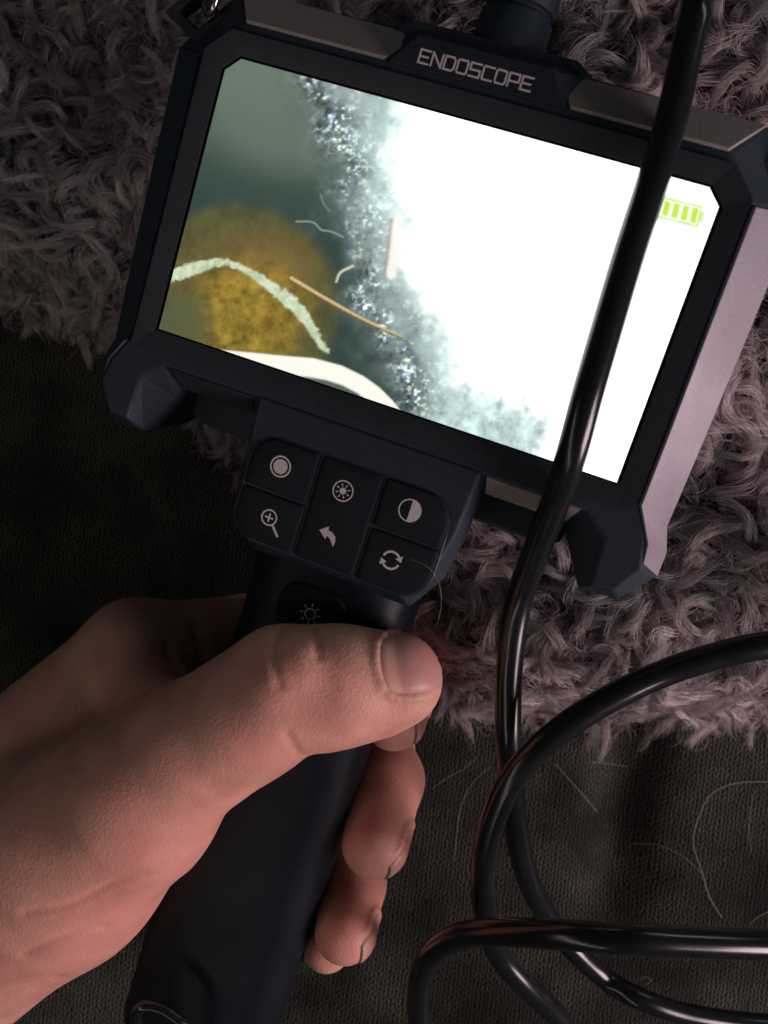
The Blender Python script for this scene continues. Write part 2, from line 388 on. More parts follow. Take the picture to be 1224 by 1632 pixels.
NX, NY = 460, 260
tu = np.linspace(-1, 1, NX); tv = np.linspace(-26.65, 26.65, NY)
vv = np.repeat(tv[:, None], NX, 1); hw = 47.5 - np.maximum(0, vv - 24.0); uu = tu[None, :] * hw
scr = np.stack([uu, vv, np.full(uu.shape, .20)], -1).reshape(-1, 3)
wpt = T + scr[:, :1] * U + scr[:, 1:2] * V + scr[:, 2:] * N
pxs, pys = to_px(wpt); col = picture(pxs, pys)
ii = (np.arange(NY - 1)[:, None] * NX + np.arange(NX - 1)[None, :]).ravel()
me = bpy.data.meshes.new('screen')
me.from_pydata([tuple(p) for p in scr * MM], [], np.stack([ii, ii + 1, ii + NX + 1, ii + NX], 1).tolist())
at = me.attributes.new('picture', 'FLOAT_COLOR', 'POINT')
at.data.foreach_set('color', np.concatenate([col, np.ones((len(col), 1))], 1).astype(np.float32).ravel())
M_screen, nt, b = mat('lit_screen')
an = node(nt, 'ShaderNodeAttribute', attribute_name='picture')
nt.links.new(an.outputs['Color'], b.inputs['Emission Color']); b.inputs['Emission Strength'].default_value = 1.0
b.inputs['Base Color'].default_value = (.005, .005, .006, 1); b.inputs['Roughness'].default_value = .15; b.inputs['Specular IOR Level'].default_value = .3
link('screen', me, M_screen, endo)['label'] = 'lit screen showing a microscope-like view with a green battery symbol'

# ---- neck and keypad
def neck_ring(k):
    p = [((23.2, -32.9, 0), (24.8, -33.0, -4.6)), ((22.4, -46, 0), (24.2, -47, -4.6)), ((20.6, -55, -.2), (22.6, -56.5, -4.8)), ((16, -61.6, -.8), (17.8, -64.5, -5))]
    r = [q[k] for q in p]; return r + [(-u, v, w) for u, v, w in r[::-1]]
vs, fs = loft([[(u, v, w + .35) for u, v, w in neck_ring(0)], neck_ring(1), [(u * .93, v, -26.) for u, v, w in neck_ring(1)]])
mesh('neck', vs, fs, M_shell, endo, bevel=.5)
pad = round_poly([(-22.0, -39.2), (21.2, -39.2), (21.2, -61.6), (-22.0, -61.6)], [6, 6.5, 6.5, 6], 7)
vs, fs = loft([[(u, v, -4.0) for u, v in pad], [(u, v, .2) for u, v in pad], [(u * .985 - .01, -50.4 + (v + 50.4) * .975, .42) for u, v in pad]])
mesh('keypad_base', vs, fs, M_plate, endo, bevel=.15)

def icon_mesh(parent, parts, w):
    """parts: list of polygons (u,v) - thin print on the button"""
    vs, fs = [], []
    for k, poly in enumerate(parts):
        i = len(vs); vs += [(u, v, w + .0006 * k) for u, v in poly]; fs.append(tuple(range(i, i + len(poly))))
    return mesh('symbol', vs, fs, M_print, parent)
def ring_parts(cu, cv, r0, r1, a0=0, a1=2 * PI, n=36):
    out = []
    for k in range(n):
        a = a0 + (a1 - a0) * k / n; c = a0 + (a1 - a0) * (k + 1) / n
        out.append([(cu + r0 * math.cos(a), cv + r0 * math.sin(a)), (cu + r1 * math.cos(a), cv + r1 * math.sin(a)),
                    (cu + r1 * math.cos(c), cv + r1 * math.sin(c)), (cu + r0 * math.cos(c), cv + r0 * math.sin(c))])
    return out
def disc_part(cu, cv, r, a0=0, a1=2 * PI, n=32):
    return [[(cu + r * math.cos(a0 + (a1 - a0) * k / n), cv + r * math.sin(a0 + (a1 - a0) * k / n)) for k in range(n + (0 if a1 - a0 > 6.2 else 1))]]
def bar(a, b_, w):
    a = np.array(a, float); b_ = np.array(b_, float); d = (b_ - a) / np.linalg.norm(b_ - a); q = np.array([-d[1], d[0]]) * w / 2
    return [[tuple(a + q), tuple(a - q), tuple(b_ - q), tuple(b_ + q)]]
def button(poly, rad, label, m=None, w0=.3, w1=.98):
    p = round_poly(poly, rad, 6); c = np.mean(p, 0)
    def ins(k): return [(c[0] + (u - c[0]) * (1 - k / 8), c[1] + (v - c[1]) * (1 - k / 8)) for u, v in p]
    vs, fs = loft([[(u, v, w0) for u, v in p], [(u, v, w1 - .35) for u, v in p], [(u, v, w1 - .1) for u, v in ins(.3)], [(u, v, w1) for u, v in ins(.8)]])
    o = mesh('keypad_button', vs, fs, m or M_button, endo, smooth=True); o['label'] = label; return o
WI = 1.01
b1 = button([(-21.3, -39.8), (-7.55, -39.8), (-7.55, -50.25), (-21.3, -50.25)], [5.4, .8, .8, .8][:], 'button with a filled dot inside a ring')
icon_mesh(b1, ring_parts(-14.7, -44.8, 1.85, 2.2) + disc_part(-14.7, -44.8, 1.5), WI)
b2 = button([(-21.3, -50.75), (-7.55, -50.75), (-7.55, -61.0), (-21.3, -61.0)], [.8, .8, .8, 5.4], 'button with a magnifying glass')
icon_mesh(b2, ring_parts(-14.0, -55.4, 1.38, 1.72) + bar((-14.9, -55.4), (-13.1, -55.4), .38) + bar((-14.0, -54.5), (-14.0, -56.3), .38) + bar((-12.85, -56.7), (-11.2, -58.6), .5), WI)
b3 = button([(-7.0, -39.8), (5.85, -39.8), (5.85, -61.0), (-7.0, -61.0)], .8, 'long middle button with a sun in a ring and a back arrow')
rays = []
for k in range(8):
    a = k * PI / 4 + PI / 8
    rays += bar((-1.1 + .95 * math.cos(a), -45.2 + .95 * math.sin(a)), (-1.1 + 1.5 * math.cos(a), -45.2 + 1.5 * math.sin(a)), .22)
icon_mesh(b3, ring_parts(-1.1, -45.2, 1.88, 2.15) + disc_part(-1.1, -45.2, .68) + rays, WI)
def swoosh(cu, cv, s):
    out = [(cu - 1.9 * s, cv + .35 * s), (cu - .3 * s, cv + 1.55 * s), (cu - .3 * s, cv + .85 * s)]
    c = [(cu + .55 * s, cv + .7 * s), (cu + 1.3 * s, cv + .1 * s), (cu + 1.55 * s, cv - .8 * s), (cu + 1.35 * s, cv - 1.75 * s)]
    d = [(cu + .9 * s, cv - 1.05 * s), (cu + .45 * s, cv - .5 * s), (cu - .3 * s, cv - .2 * s)]
    return [out + c + d + [(cu - .3 * s, cv - .9 * s)]]
icon_mesh(b3, swoosh(-1.3, -54.6, 1.12), WI)
b4 = button([(6.35, -39.8), (20.6, -39.8), (20.6, -49.65), (6.35, -49.65)], [.8, 5.9, .8, .8], 'button with a half-filled contrast circle')
icon_mesh(b4, ring_parts(12.7, -44.4, 2.05, 2.3) + disc_part(12.7, -44.4, 2.1, -PI / 2, PI / 2), WI)
b5 = button([(6.35, -50.15), (20.6, -50.15), (20.6, -61.0), (6.35, -61.0)], [.8, .8, 5.9, .8], 'button with two arrows chasing in a circle')
ar = []
for a0 in (0.55, 0.55 + PI):
    ar += ring_parts(12.2, -55.0, 1.5, 1.95, a0 + .1, a0 + 2.35, 16)
    for e, sg in ((a0 + .1, -1),):
        cx, cy = 12.2 + 1.72 * math.cos(e), -55.0 + 1.72 * math.sin(e); td = np.array([math.sin(e), -math.cos(e)]); nd = np.array([math.cos(e), math.sin(e)])
        c = np.array([cx, cy]); ar.append([tuple(c + nd * .8), tuple(c - nd * .8), tuple(c + td * 1.15)])
icon_mesh(b5, ar, WI)

# ---- handle
rings = []
for v, sc_, dw in ((-55, .97, -.5), (-62, 1.0, -.3), (-70, 1.0, 0), (-110, 1.01, 0), (-160, 1.02, 0), (-184, 1.02, 0), (-188, .97, 0), (-190, .86, 0)):
    r = []
    for k in range(56):
        a = 2 * PI * k / 56; ca, sa = math.cos(a), math.sin(a); e = 2 / 3.0
        r.append((18.1 * sc_ * math.copysign(abs(ca) ** e, ca), v, -17.2 + dw + 14.6 * sc_ * math.copysign(abs(sa) ** e, sa)))
    rings.append(r)
vs, fs = loft(rings); mesh('handle', vs, fs, M_grip, endo, smooth=True)
lp = round_poly([(-8.2, -66.8), (6.6, -66.8), (6.6, -77.5), (-8.2, -77.5)], 4.2, 8)
vs, fs = loft([[(u, v, -5) for u, v in lp], [(u, v, -2.1) for u, v in lp], [(-.8 + (u + .8) * .95, -72.1 + (v + 72.1) * .94, -1.7) for u, v in lp]])
lb = mesh('light_button', vs, fs, M_button, endo, smooth=True)
rays = []
for k in range(8):
    a = k * PI / 4 + .05
    rays += bar((-.7 + 1.55 * math.cos(a), -72.2 + 1.55 * math.sin(a)), (-.7 + 2.3 * math.cos(a), -72.2 + 2.3 * math.sin(a)), .26)
icon_mesh(lb, ring_parts(-.7, -72.2, .98, 1.24) + rays, -1.66)

# ================================================================== PROBE CABLE : one long flexible tube
path = [L(1.4, 66, -11), L(1.5, 80, -11), L(8, 100, -8), L(24, 112, -2), L(42, 106, 4)]
path += [Q(1140, -60, 158), Q(1104, 40, 156), Q(1075, 170, 155), Q(1040, 290, 155), Q(1004, 400, 156), Q(968, 520, 157), Q(936, 630, 158),
         Q(912, 720, 161), Q(885, 800, 168), Q(850, 890, 176), Q(826, 960, 182), Q(814, 1040, 185.5), Q(810, 1120, 188), Q(811, 1200, 191.5),
         Q(818, 1290, 199), Q(838, 1390, 212), Q(872, 1460, 226), Q(915, 1515, 230), Q(965, 1560, 234), Q(1020, 1592, 230), Q(1100, 1618, 232), Q(1224, 1634, 236),
         Q(1420, 1640, 238), Q(1560, 1590, 226), Q(1570, 1510, 206), Q(1450, 1490, 190), Q(1320, 1508, 178), Q(1224, 1506, 172), Q(1110, 1502, 168), Q(1000, 1497, 166), Q(900, 1490, 170), Q(800, 1486, 180),
         Q(735, 1492, 190), Q(688, 1522, 200), Q(668, 1580, 212), Q(680, 1660, 226), Q(760, 1760, 238),
         Q(900, 1790, 240), Q(935, 1720, 236), Q(895, 1630, 226), Q(838, 1572, 216), Q(792, 1515, 210), Q(773, 1440, 198), Q(772, 1370, 192), Q(790, 1295, 187), Q(826, 1228, 183),
         Q(895, 1162, 181), Q(980, 1109, 181), Q(1060, 1072, 182), Q(1140, 1046, 181), Q(1224, 1028, 180), Q(1400, 1010, 182), Q(1560, 1060, 190)]
cp = catmull(path, 9)
vs, fs = tube(cp, 2.75, 20)
cable = mesh('probe_cable', vs, fs, M_cable, None, smooth='all')
tag(cable, 'glossy black probe cable hanging across the lit screen and looping over the blanket edge', 'cable')

# ring in the strap lug
rp_ = []
for k in range(44):
    a = 2 * PI * k / 44
    rp_.append(Q(337 + 15 * math.cos(a) + 4 * math.sin(a), -66 - 88 * math.sin(a), 175.5 - 3.2 * math.cos(a)))
vs, fs = tube(rp_, .62, 10, True)
tag(mesh('split_ring', vs, fs, M_metal, None, smooth='all'), 'bright steel ring hooked through the strap eye at the upper left corner of the device', 'ring')

# wrist cord at the end of the handle
cord = catmull([Q(250, 1720, 203), Q(226, 1655, 200), Q(217, 1620, 198), Q(228, 1604, 197), Q(250, 1605, 197), Q(275, 1618, 197), Q(300, 1645, 198), Q(320, 1720, 203)], 8)
vs, fs = tube(cord, 1.35, 12)
tag(mesh('wrist_cord', vs, fs, M_cable, None, smooth='all'), 'short glossy black cord loop at the lower end of the handle, below the wrist', 'cord')

# ================================================================== HAND (one continuous surface from a distance field)
def rc_sdf(p, a, b_, r1, r2):
    """tapered capsule"""
    f = np.float32
    ba = (b_ - a).astype(f); l2 = f(ba @ ba); pa = p - a.astype(f); y = (pa @ ba) / l2; t = np.clip(y, 0, 1)
    d2 = (pa * pa).sum(-1) + t * (t - 2 * y) * l2
    return np.sqrt(np.maximum(d2, 0)) - (f(r1) + f(r2 - r1) * t)
def smin(a, b_, k):
    h = np.maximum(k - np.abs(a - b_), 0) / k; return np.minimum(a, b_) - h * h * h * k / 6
def smax(a, b_, k): return -smin(-a, -b_, k)
def chain(p, pts, k):
    d = None
    for (a, r1), (b_, r2) in zip(pts[:-1], pts[1:]):
        q = rc_sdf(p, a, b_, r1, r2); d = q if d is None else smin(d, q, k)
    return d
TH = [(Q(95, 1360, 200), 23.5), (Q(215, 1275, 190), 17.5), (Q(305, 1192, 185), 13.3), (Q(388, 1142, 181), 12.2), (Q(452, 1098, 178), 11.9), (Q(540, 1091, 177.5), 11.1), (Q(628, 1083, 179), 9.5)]
IX = [(Q(215, 1040, 212), 11.6), (Q(395, 1012, 226), 9.8), (Q(600, 1050, 227), 8.6), (Q(640, 1100, 213), 7.6), (Q(628, 1148, 202), 6.7)]
MI = [(Q(170, 1130, 222), 12), (Q(430, 1160, 238), 9.5), (Q(600, 1190, 232), 9.2), (Q(616, 1243, 216), 8.7), (Q(597, 1346, 203), 7.3)]
RI = [(Q(130, 1230, 228), 12), (Q(380, 1290, 244), 9), (Q(520, 1330, 239), 8.6), (Q(562, 1408, 222), 7.9), (Q(550, 1486, 209), 7.0)]
PI_ = [(Q(90, 1330, 232), 11), (Q(340, 1400, 247), 8), (Q(470, 1430, 240), 7), (Q(520, 1475, 228), 6.4), (Q(521, 1509, 217), 5.8)]
WR1 = Q(-90, 1290, 212); WR2 = Q(-70, 1500, 206); WR3 = Q(-90, 1400, 216); ARM = Q(-420, 1620, 214)
NAIL_RIMS = []; GROOVES = []
def hand_sdf(p, rims=True):
    p = np.asarray(p, np.float32)
    palm = rc_sdf(p, IX[0][0], WR1, 11.8, 13)
    palm = smin(palm, rc_sdf(p, MI[0][0], WR3, 13, 20), 8)
    palm = smin(palm, rc_sdf(p, RI[0][0], WR3, 13, 20), 8)
    palm = smin(palm, rc_sdf(p, PI_[0][0], WR2, 12, 20), 8)
    palm = smin(palm, rc_sdf(p, TH[0][0], WR2, 23.5, 21.5), 8)
    palm = smin(palm, rc_sdf(p, WR3, ARM, 26, 30), 12)
    palm = smin(palm, rc_sdf(p, TH[1][0], MI[0][0], 12, 12), 7)
    palm = smin(palm, rc_sdf(p, Q(250, 1135, 197), IX[0][0], 9.5, 10), 8)       # web between thumb and index
    th = chain(p, TH, 5)
    th = smin(th, rc_sdf(p, Q(430, 1163, 180), Q(350, 1203, 184), 7.8, 9.0), 5)  # soft flesh under the thumb
    th = smin(th, rc_sdf(p, Q(520, 1120, 180), Q(600, 1112, 182), 9.2, 8.0), 4)   # ball of the thumb
    kn = rc_sdf(p, Q(452, 1075, 170), Q(474, 1070, 170), 5.2, 5.0); th = smin(th, kn, 5)
    d = smin(palm, th, 7)
    for F in (IX, MI, RI, PI_):
        f = chain(p, F, 3); pr = rc_sdf(p, F[0][0], F[1][0], F[0][1], F[1][1])
        d = np.where(pr <= f + 4, smin(d, f, 5.0), smin(d, f, .9))
    if rims:
        for pts, r, kk in GROOVES:
            lo_, hi_ = np.min(pts, 0) - 5, np.max(pts, 0) + 5
            m = ((p > lo_) & (p < hi_)).all(-1)
            if not m.any(): continue
            pm, dm, g = p[m], d[m], None
            for a, b_ in zip(pts[:-1], pts[1:]):
                q = rc_sdf(pm, a, b_, r, r); g = q if g is None else np.minimum(g, q)
            d[m] = smax(dm, -g, kk)
        for pts, r in NAIL_RIMS:
            lo_, hi_ = np.min(pts, 0) - 4, np.max(pts, 0) + 4
            m = ((p > lo_) & (p < hi_)).all(-1)
            if not m.any(): continue
            pm, dm = p[m], d[m]
            for a, b_ in zip(pts[:-1], pts[1:]): dm = smin(dm, rc_sdf(pm, a, b_, r, r), 1.5)
            d[m] = dm
    return d
def project(p, dirn, rims=False, start=12.):
    q = p + dirn * start
    for _ in range(40): q = q - dirn * (hand_sdf(q, rims) * .8)[..., None]
    return q
def hand_normal(p):
    e = .25; g = []
    for k in range(3):
        dv = np.zeros(3); dv[k] = e; g.append(hand_sdf(p + dv, False) - hand_sdf(p - dv, False))
    g = np.stack(g, -1); return g / np.linalg.norm(g, axis=-1, keepdims=True)
NAILS = {  # centre, outward normal, direction to the tip, half length, half width
    'thumb': (Q(650, 1058, 178), np.array([.10, .22, 1.0]), TH[6][0] - TH[5][0], 6.3, 6.6),
    'index': (Q(650, 1142, 204), np.array([.9, -.15, .38]), IX[4][0] - IX[3][0], 5.2, 4.6),
    'middle': (Q(612, 1345, 205), np.array([.86, -.25, .45]), MI[4][0] - MI[3][0], 5.8, 5.0),
    'ring': (Q(562, 1480, 211), np.array([.86, -.2, .45]), RI[4][0] - RI[3][0], 5.2, 4.7),
}
def trace(px, py):
    """where the line of sight through a photo pixel meets the skin"""
    d = 135.0
    for _ in range(70):
        v_ = float(hand_sdf(Q(px, py, d)[None], False)[0]); d += v_ * .9
        if v_ < .02 or d > 260: break
    return Q(px, py, min(d, 240)) + np.array([0, 0, 0.0])
for line_, r, kk, sink in (([(476, 1204), (468, 1190), (458, 1172), (458, 1172)], .3, 2.0, -.22), ([(446, 1000), (434, 1030), (436, 1060), (446, 1092)], .35, 2.4, -.25), ([(497, 996), (504, 1020), (508, 1044)], .3, 2.0, -.25),
                 ([(268, 1030), (276, 1050), (284, 1064)], 1.1, 3.0, .3), ([(312, 1000), (318, 1022), (324, 1040)], 1.0, 3.0, .3),
                 ([(232, 1396), (180, 1408), (120, 1440), (40, 1455)], .25, 2.2, -.22), ([(170, 1478), (110, 1490), (40, 1520)], .3, 2.2, -.2), ([(90, 1560), (40, 1575), (0, 1590)], .5, 3.2, -.2)):
    pp = catmull(line_, 3); tp = [trace(a, c) for a, c in pp]
    GROOVES.append(([q - np.array([0, 0, sink]) for q in tp], r, kk))
nail_geo = {}
for nm, (c, n0, a, hl, hwid) in NAILS.items():
    n0 = n0 / np.linalg.norm(n0); a = a - n0 * (a @ n0); a /= np.linalg.norm(a); bb = np.cross(n0, a)
    S, Tn = np.meshgrid(np.linspace(-1, 1, 25), np.linspace(-1, 1, 23), indexing='ij')
    wid = np.where(S < 0, np.sqrt(np.clip(1 - .62 * np.abs(S) ** 3.2, 0, 1)), np.sqrt(np.clip(1 - .52 * np.abs(S) ** 3.2, 0, 1)))
    bulge = S + np.where(S > 0, .12, -.13) * np.abs(S) * (1 - Tn ** 2) - 0
    pts = c + a * (bulge * hl)[..., None] + bb * (Tn * wid * hwid)[..., None]
    sf = project(pts, n0, False)
    nail_geo[nm] = (sf, n0, a, S, Tn)
    edge = [sf[j, 0] for j in range(18, -1, -3)] + [sf[0, j] for j in range(2, 23, 4)] + [sf[j, -1] for j in range(3, 19, 3)]
    NAIL_RIMS.append(([e - n0 * .15 for e in edge], .33 if nm == 'thumb' else .34))

# ---- surface nets
lo = np.array([Q(-200, 0, 200)[0], Q(0, 1632 + 90, 215)[1], CAMZ - 259]); hi = np.array([Q(705, 0, 200)[0] + 4, Q(0, 930, 225)[1] + 4, CAMZ - 160])
H = .62
gx, gy, gz = [np.arange(lo[k], hi[k], H) for k in range(3)]
D = np.empty((len(gx), len(gy), len(gz)), np.float32)
for i0 in range(0, len(gx), 24):
    X, Y, Z = np.meshgrid(gx[i0:i0 + 24], gy, gz, indexing='ij'); D[i0:i0 + 24] = hand_sdf(np.stack([X, Y, Z], -1))
D[0] = np.maximum(D[0], .3)
def surface_nets(D, lo, H):
    s = D < 0; nx, ny, nz = D.shape
    cube = np.zeros((nx - 1, ny - 1, nz - 1), np.int32)
    for dx in (0, 1):
        for dy in (0, 1):
            for dz in (0, 1): cube += s[dx:nx - 1 + dx, dy:ny - 1 + dy, dz:nz - 1 + dz]
    act = (cube > 0) & (cube < 8); idx = np.full(act.shape, -1, np.int64); I, J, K = np.nonzero(act); idx[I, J, K] = np.arange(len(I))
    acc = np.zeros((len(I), 3)); cnt = np.zeros(len(I))
    cor = [(a, b_, c) for a in (0, 1) for b_ in (0, 1) for c in (0, 1)]
    for a in cor:
        for ax in range(3):
            if a[ax]: continue
            b_ = list(a); b_[ax] = 1
            va = D[I + a[0], J + a[1], K + a[2]]; vb = D[I + b_[0], J + b_[1], K + b_[2]]; m = (va < 0) != (vb < 0)
            t = np.where(m, va / np.where(m, va - vb, 1), 0)
            p = np.array(a, float)[None].repeat(len(I), 0); p[:, ax] += t; acc += p * m[:, None]; cnt += m
    vert = lo + H * (np.stack([I, J, K], 1) + acc / cnt[:, None]); quads = []
    for ax in range(3):
        o = [a for a in range(3) if a != ax]; sl0 = [slice(1, -1)] * 3; sl0[ax] = slice(0, -1); sl1 = [slice(1, -1)] * 3; sl1[ax] = slice(1, None)
        ch = s[tuple(sl0)] != s[tuple(sl1)]; ins = s[tuple(sl0)][ch]; P = np.stack(np.nonzero(ch), 1)
        base = P.copy(); base[:, o[0]] += 1; base[:, o[1]] += 1
        def gi(d0, d1):
            q = base.copy(); q[:, o[0]] -= d0; q[:, o[1]] -= d1; return idx[q[:, 0], q[:, 1], q[:, 2]]
        q = np.stack([gi(0, 0), gi(1, 0), gi(1, 1), gi(0, 1)], 1)
        fl = ins if ax != 1 else ~ins
        q[~fl] = q[~fl][:, ::-1]; quads.append(q)
    return vert, np.concatenate(quads)
hv, hq = surface_nets(D, lo, H)
for _ in range(2):                                     # settle the vertices on the field
    g = np.stack([hand_sdf(hv + np.eye(3)[k] * .2) - hand_sdf(hv - np.eye(3)[k] * .2) for k in range(3)], -1) / .4
    g /= np.linalg.norm(g, axis=1, keepdims=True) + 1e-6; hv = hv - g * np.clip(hand_sdf(hv), -.4, .4)[:, None]
hme = bpy.data.meshes.new('person'); hme.from_pydata((hv * MM).tolist(), [], hq.tolist())
hme.polygons.foreach_set('use_smooth', [True] * len(hme.polygons))
# blood under the skin: redder finger ends, knuckles, ball of the thumb; browner back of the hand
def blob(c, r): return np.exp(-((hv - c) ** 2).sum(1) / r ** 2)
red = .15 + .55 * blob(Q(560, 1130, 180), 12) + .45 * blob(Q(460, 1085, 170), 9) + .5 * blob(MI[3][0], 11) + .7 * blob(RI[4][0], 12) + .45 * blob(RI[3][0], 10) + .3 * blob(MI[4][0], 6) + .5 * blob(Q(215, 1350, 185), 20) + .4 * blob(Q(90, 1480, 190), 22) + .35 * blob(Q(370, 1220, 175), 14)
tan = .75 * blob(Q(180, 1150, 190), 24) + .7 * blob(Q(20, 1230, 200), 26) + .4 * blob(Q(320, 1090, 178), 12) + .3 * blob(Q(300, 1000, 205), 14) + .35 * blob(TH[6][0] + np.array([2., 4, 6]), 8)
cx = np.zeros((len(hv), 4), np.float32); cx[:, 0] = np.clip(red, 0, 1); cx[:, 1] = np.clip(tan, 0, 1); cx[:, 3] = 1
hme.attributes.new('skin_tone', 'FLOAT_COLOR', 'POINT').data.foreach_set('color', cx.ravel())
M_skin, nt, b = mat('skin'); co = ocoord(nt, (1, 1, 1))
an = node(nt, 'ShaderNodeAttribute', attribute_name='skin_tone'); sx = node(nt, 'ShaderNodeSeparateColor'); nt.links.new(an.outputs['Color'], sx.inputs['Color'])
nz1 = node(nt, 'ShaderNodeTexNoise', Scale=130., Detail=5.); nt.links.new(co, nz1.inputs['Vector'])
def mixrgb(fac, a, b_, blend='MIX'):
    m = node(nt, 'ShaderNodeMix', data_type='RGBA', blend_type=blend)
    for s_, v in ((0, fac), (6, a), (7, b_)):
        if hasattr(v, 'links') or isinstance(v, bpy.types.NodeSocket): nt.links.new(v, m.inputs[s_])
        else: m.inputs[s_].default_value = v
    return m.outputs[2]
c0 = mixrgb(sx.outputs['Red'], (.76, .445, .345, 1), (.80, .345, .285, 1))
c1 = mixrgb(sx.outputs['Green'], c0, (.62, .37, .255, 1))
rp = node(nt, 'ShaderNodeValToRGB'); rp.color_ramp.elements[0].position = .3; rp.color_ramp.elements[0].color = (.78, .72, .72, 1); rp.color_ramp.elements[1].position = .72; rp.color_ramp.elements[1].color = (1.08, 1.06, 1.05, 1)
nt.links.new(nz1.outputs['Fac'], rp.inputs['Fac'])
c2 = mixrgb(1.0, c1, rp.outputs['Color'], 'MULTIPLY')
nz5 = node(nt, 'ShaderNodeTexNoise', Scale=52., Detail=3.); nt.links.new(co, nz5.inputs['Vector'])
rq = node(nt, 'ShaderNodeValToRGB'); rq.color_ramp.elements[0].position = .40; rq.color_ramp.elements[0].color = (0, 0, 0, 1); rq.color_ramp.elements[1].position = .66; rq.color_ramp.elements[1].color = (.5, .5, .5, 1)
nt.links.new(nz5.outputs['Fac'], rq.inputs['Fac']); c2 = mixrgb(rq.outputs['Color'], c2, (.74, .315, .26, 1))
nt.links.new(c2, b.inputs['Base Color'])
b.inputs['Subsurface Weight'].default_value = .22; b.inputs['Subsurface Radius'].default_value = (1.0, .36, .2); b.inputs['Subsurface Scale'].default_value = .0022
b.inputs['Roughness'].default_value = .53; b.inputs['Specular IOR Level'].default_value = .42
vo = node(nt, 'ShaderNodeTexVoronoi', Scale=1750.); nt.links.new(co, vo.inputs['Vector'])
wv = node(nt, 'ShaderNodeTexNoise', Scale=420., Detail=4.); mpv = node(nt, 'ShaderNodeMapping'); mpv.inputs['Scale'].default_value = (1.0, .35, 1.0); mpv.inputs['Rotation'].default_value = (0, 0, -.9)
nt.links.new(co, mpv.inputs['Vector']); nt.links.new(mpv.outputs['Vector'], wv.inputs['Vector'])
ad = node(nt, 'ShaderNodeMath', operation='ADD'); nt.links.new(vo.outputs['Distance'], ad.inputs[0]); nt.links.new(wv.outputs['Fac'], ad.inputs[1])
bp = node(nt, 'ShaderNodeBump', Strength=.30, Distance=.00024); nt.links.new(ad.outputs['Value'], bp.inputs['Height']); nt.links.new(bp.outputs['Normal'], b.inputs['Normal'])
hand = link('person', hme, M_skin)
tag(hand, 'bare hand gripping the dark handle, thumb across the front, fingertips curled round the far side', 'person')

# nails
M_nail, nt, b = mat('fingernail'); an = node(nt, 'ShaderNodeAttribute', attribute_name='nail_tone'); sx = node(nt, 'ShaderNodeSeparateColor'); nt.links.new(an.outputs['Color'], sx.inputs['Color'])
c0 = mixrgb(sx.outputs['Red'], (.60, .285, .245, 1), (.68, .375, .305, 1)); c1 = mixrgb(sx.outputs['Green'], c0, (.50, .40, .30, 1)); c2 = mixrgb(sx.outputs['Blue'], c1, (.10, .05, .03, 1))
nt.links.new(c2, b.inputs['Base Color']); b.inputs['Roughness'].default_value = .46; b.inputs['Subsurface Weight'].default_value = .1; b.inputs['Subsurface Radius'].default_value = (1, .4, .25); b.inputs['Subsurface Scale'].default_value = .001
nz1 = node(nt, 'ShaderNodeTexNoise', Scale=700.); nt.links.new(ocoord(nt, (1, 1, 1)), nz1.inputs['Vector']); bp = node(nt, 'ShaderNodeBump', Strength=.15, Distance=.0002)
nt.links.new(nz1.outputs['Fac'], bp.inputs['Height']); nt.links.new(bp.outputs['Normal'], b.inputs['Normal'])
for nm, (sf, n0, a, S, Tn) in nail_geo.items():
    edge = np.maximum(np.abs(Tn), np.maximum(-S, 0)); h = .42 - .62 * sstep(.72, 1.0, edge)
    h = np.where(S > .8, h + .10, h); top = sf + n0 * h[..., None]; bot = sf - n0 * 1.1
    ns, ntn = S.shape; vs = list(top.reshape(-1, 3)) + list(bot.reshape(-1, 3)); fs = []; n_ = ns * ntn
    for i in range(ns - 1):
        for j in range(ntn - 1):
            q = (i * ntn + j, i * ntn + j + 1, (i + 1) * ntn + j + 1, (i + 1) * ntn + j); fs += [q, tuple(k + n_ for k in q[::-1])]
    bd = [(0, j) for j in range(ntn)] + [(i, ntn - 1) for i in range(1, ns)] + [(ns - 1, j) for j in range(ntn - 2, -1, -1)] + [(i, 0) for i in range(ns - 2, 0, -1)]
    for k in range(len(bd)):
        p0 = bd[k][0] * ntn + bd[k][1]; q1 = bd[(k + 1) % len(bd)]; p1 = q1[0] * ntn + q1[1]; fs.append((p0, p1, p1 + n_, p0 + n_))
    o = mesh('fingernail', vs, fs, M_nail, hand, smooth=True)
    lun = sstep(-.40, -.52, S - .16 * Tn ** 2); free = sstep(.80, .92, S - .10 * Tn ** 2 + .05); rim_dark = sstep(.86, 1.0, np.abs(Tn)) * (.6 if nm == 'thumb' else .22) * sstep(-.3, .5, S) + sstep(.95, 1.0, S) * .6  # nail darker along its side edges and at the tip
    cn = np.zeros((2 * n_, 4), np.float32); cn[:, 3] = 1
    for k, arr in enumerate((lun, free * .75, np.clip(rim_dark, 0, 1))): cn[:n_, k] = arr.ravel(); cn[n_:, k] = arr.ravel()
    o.data.attributes.new('nail_tone', 'FLOAT_COLOR', 'POINT').data.foreach_set('color', cn.ravel())
    if nm == 'thumb': o['label'] = 'broad thumbnail with a pale half-moon'

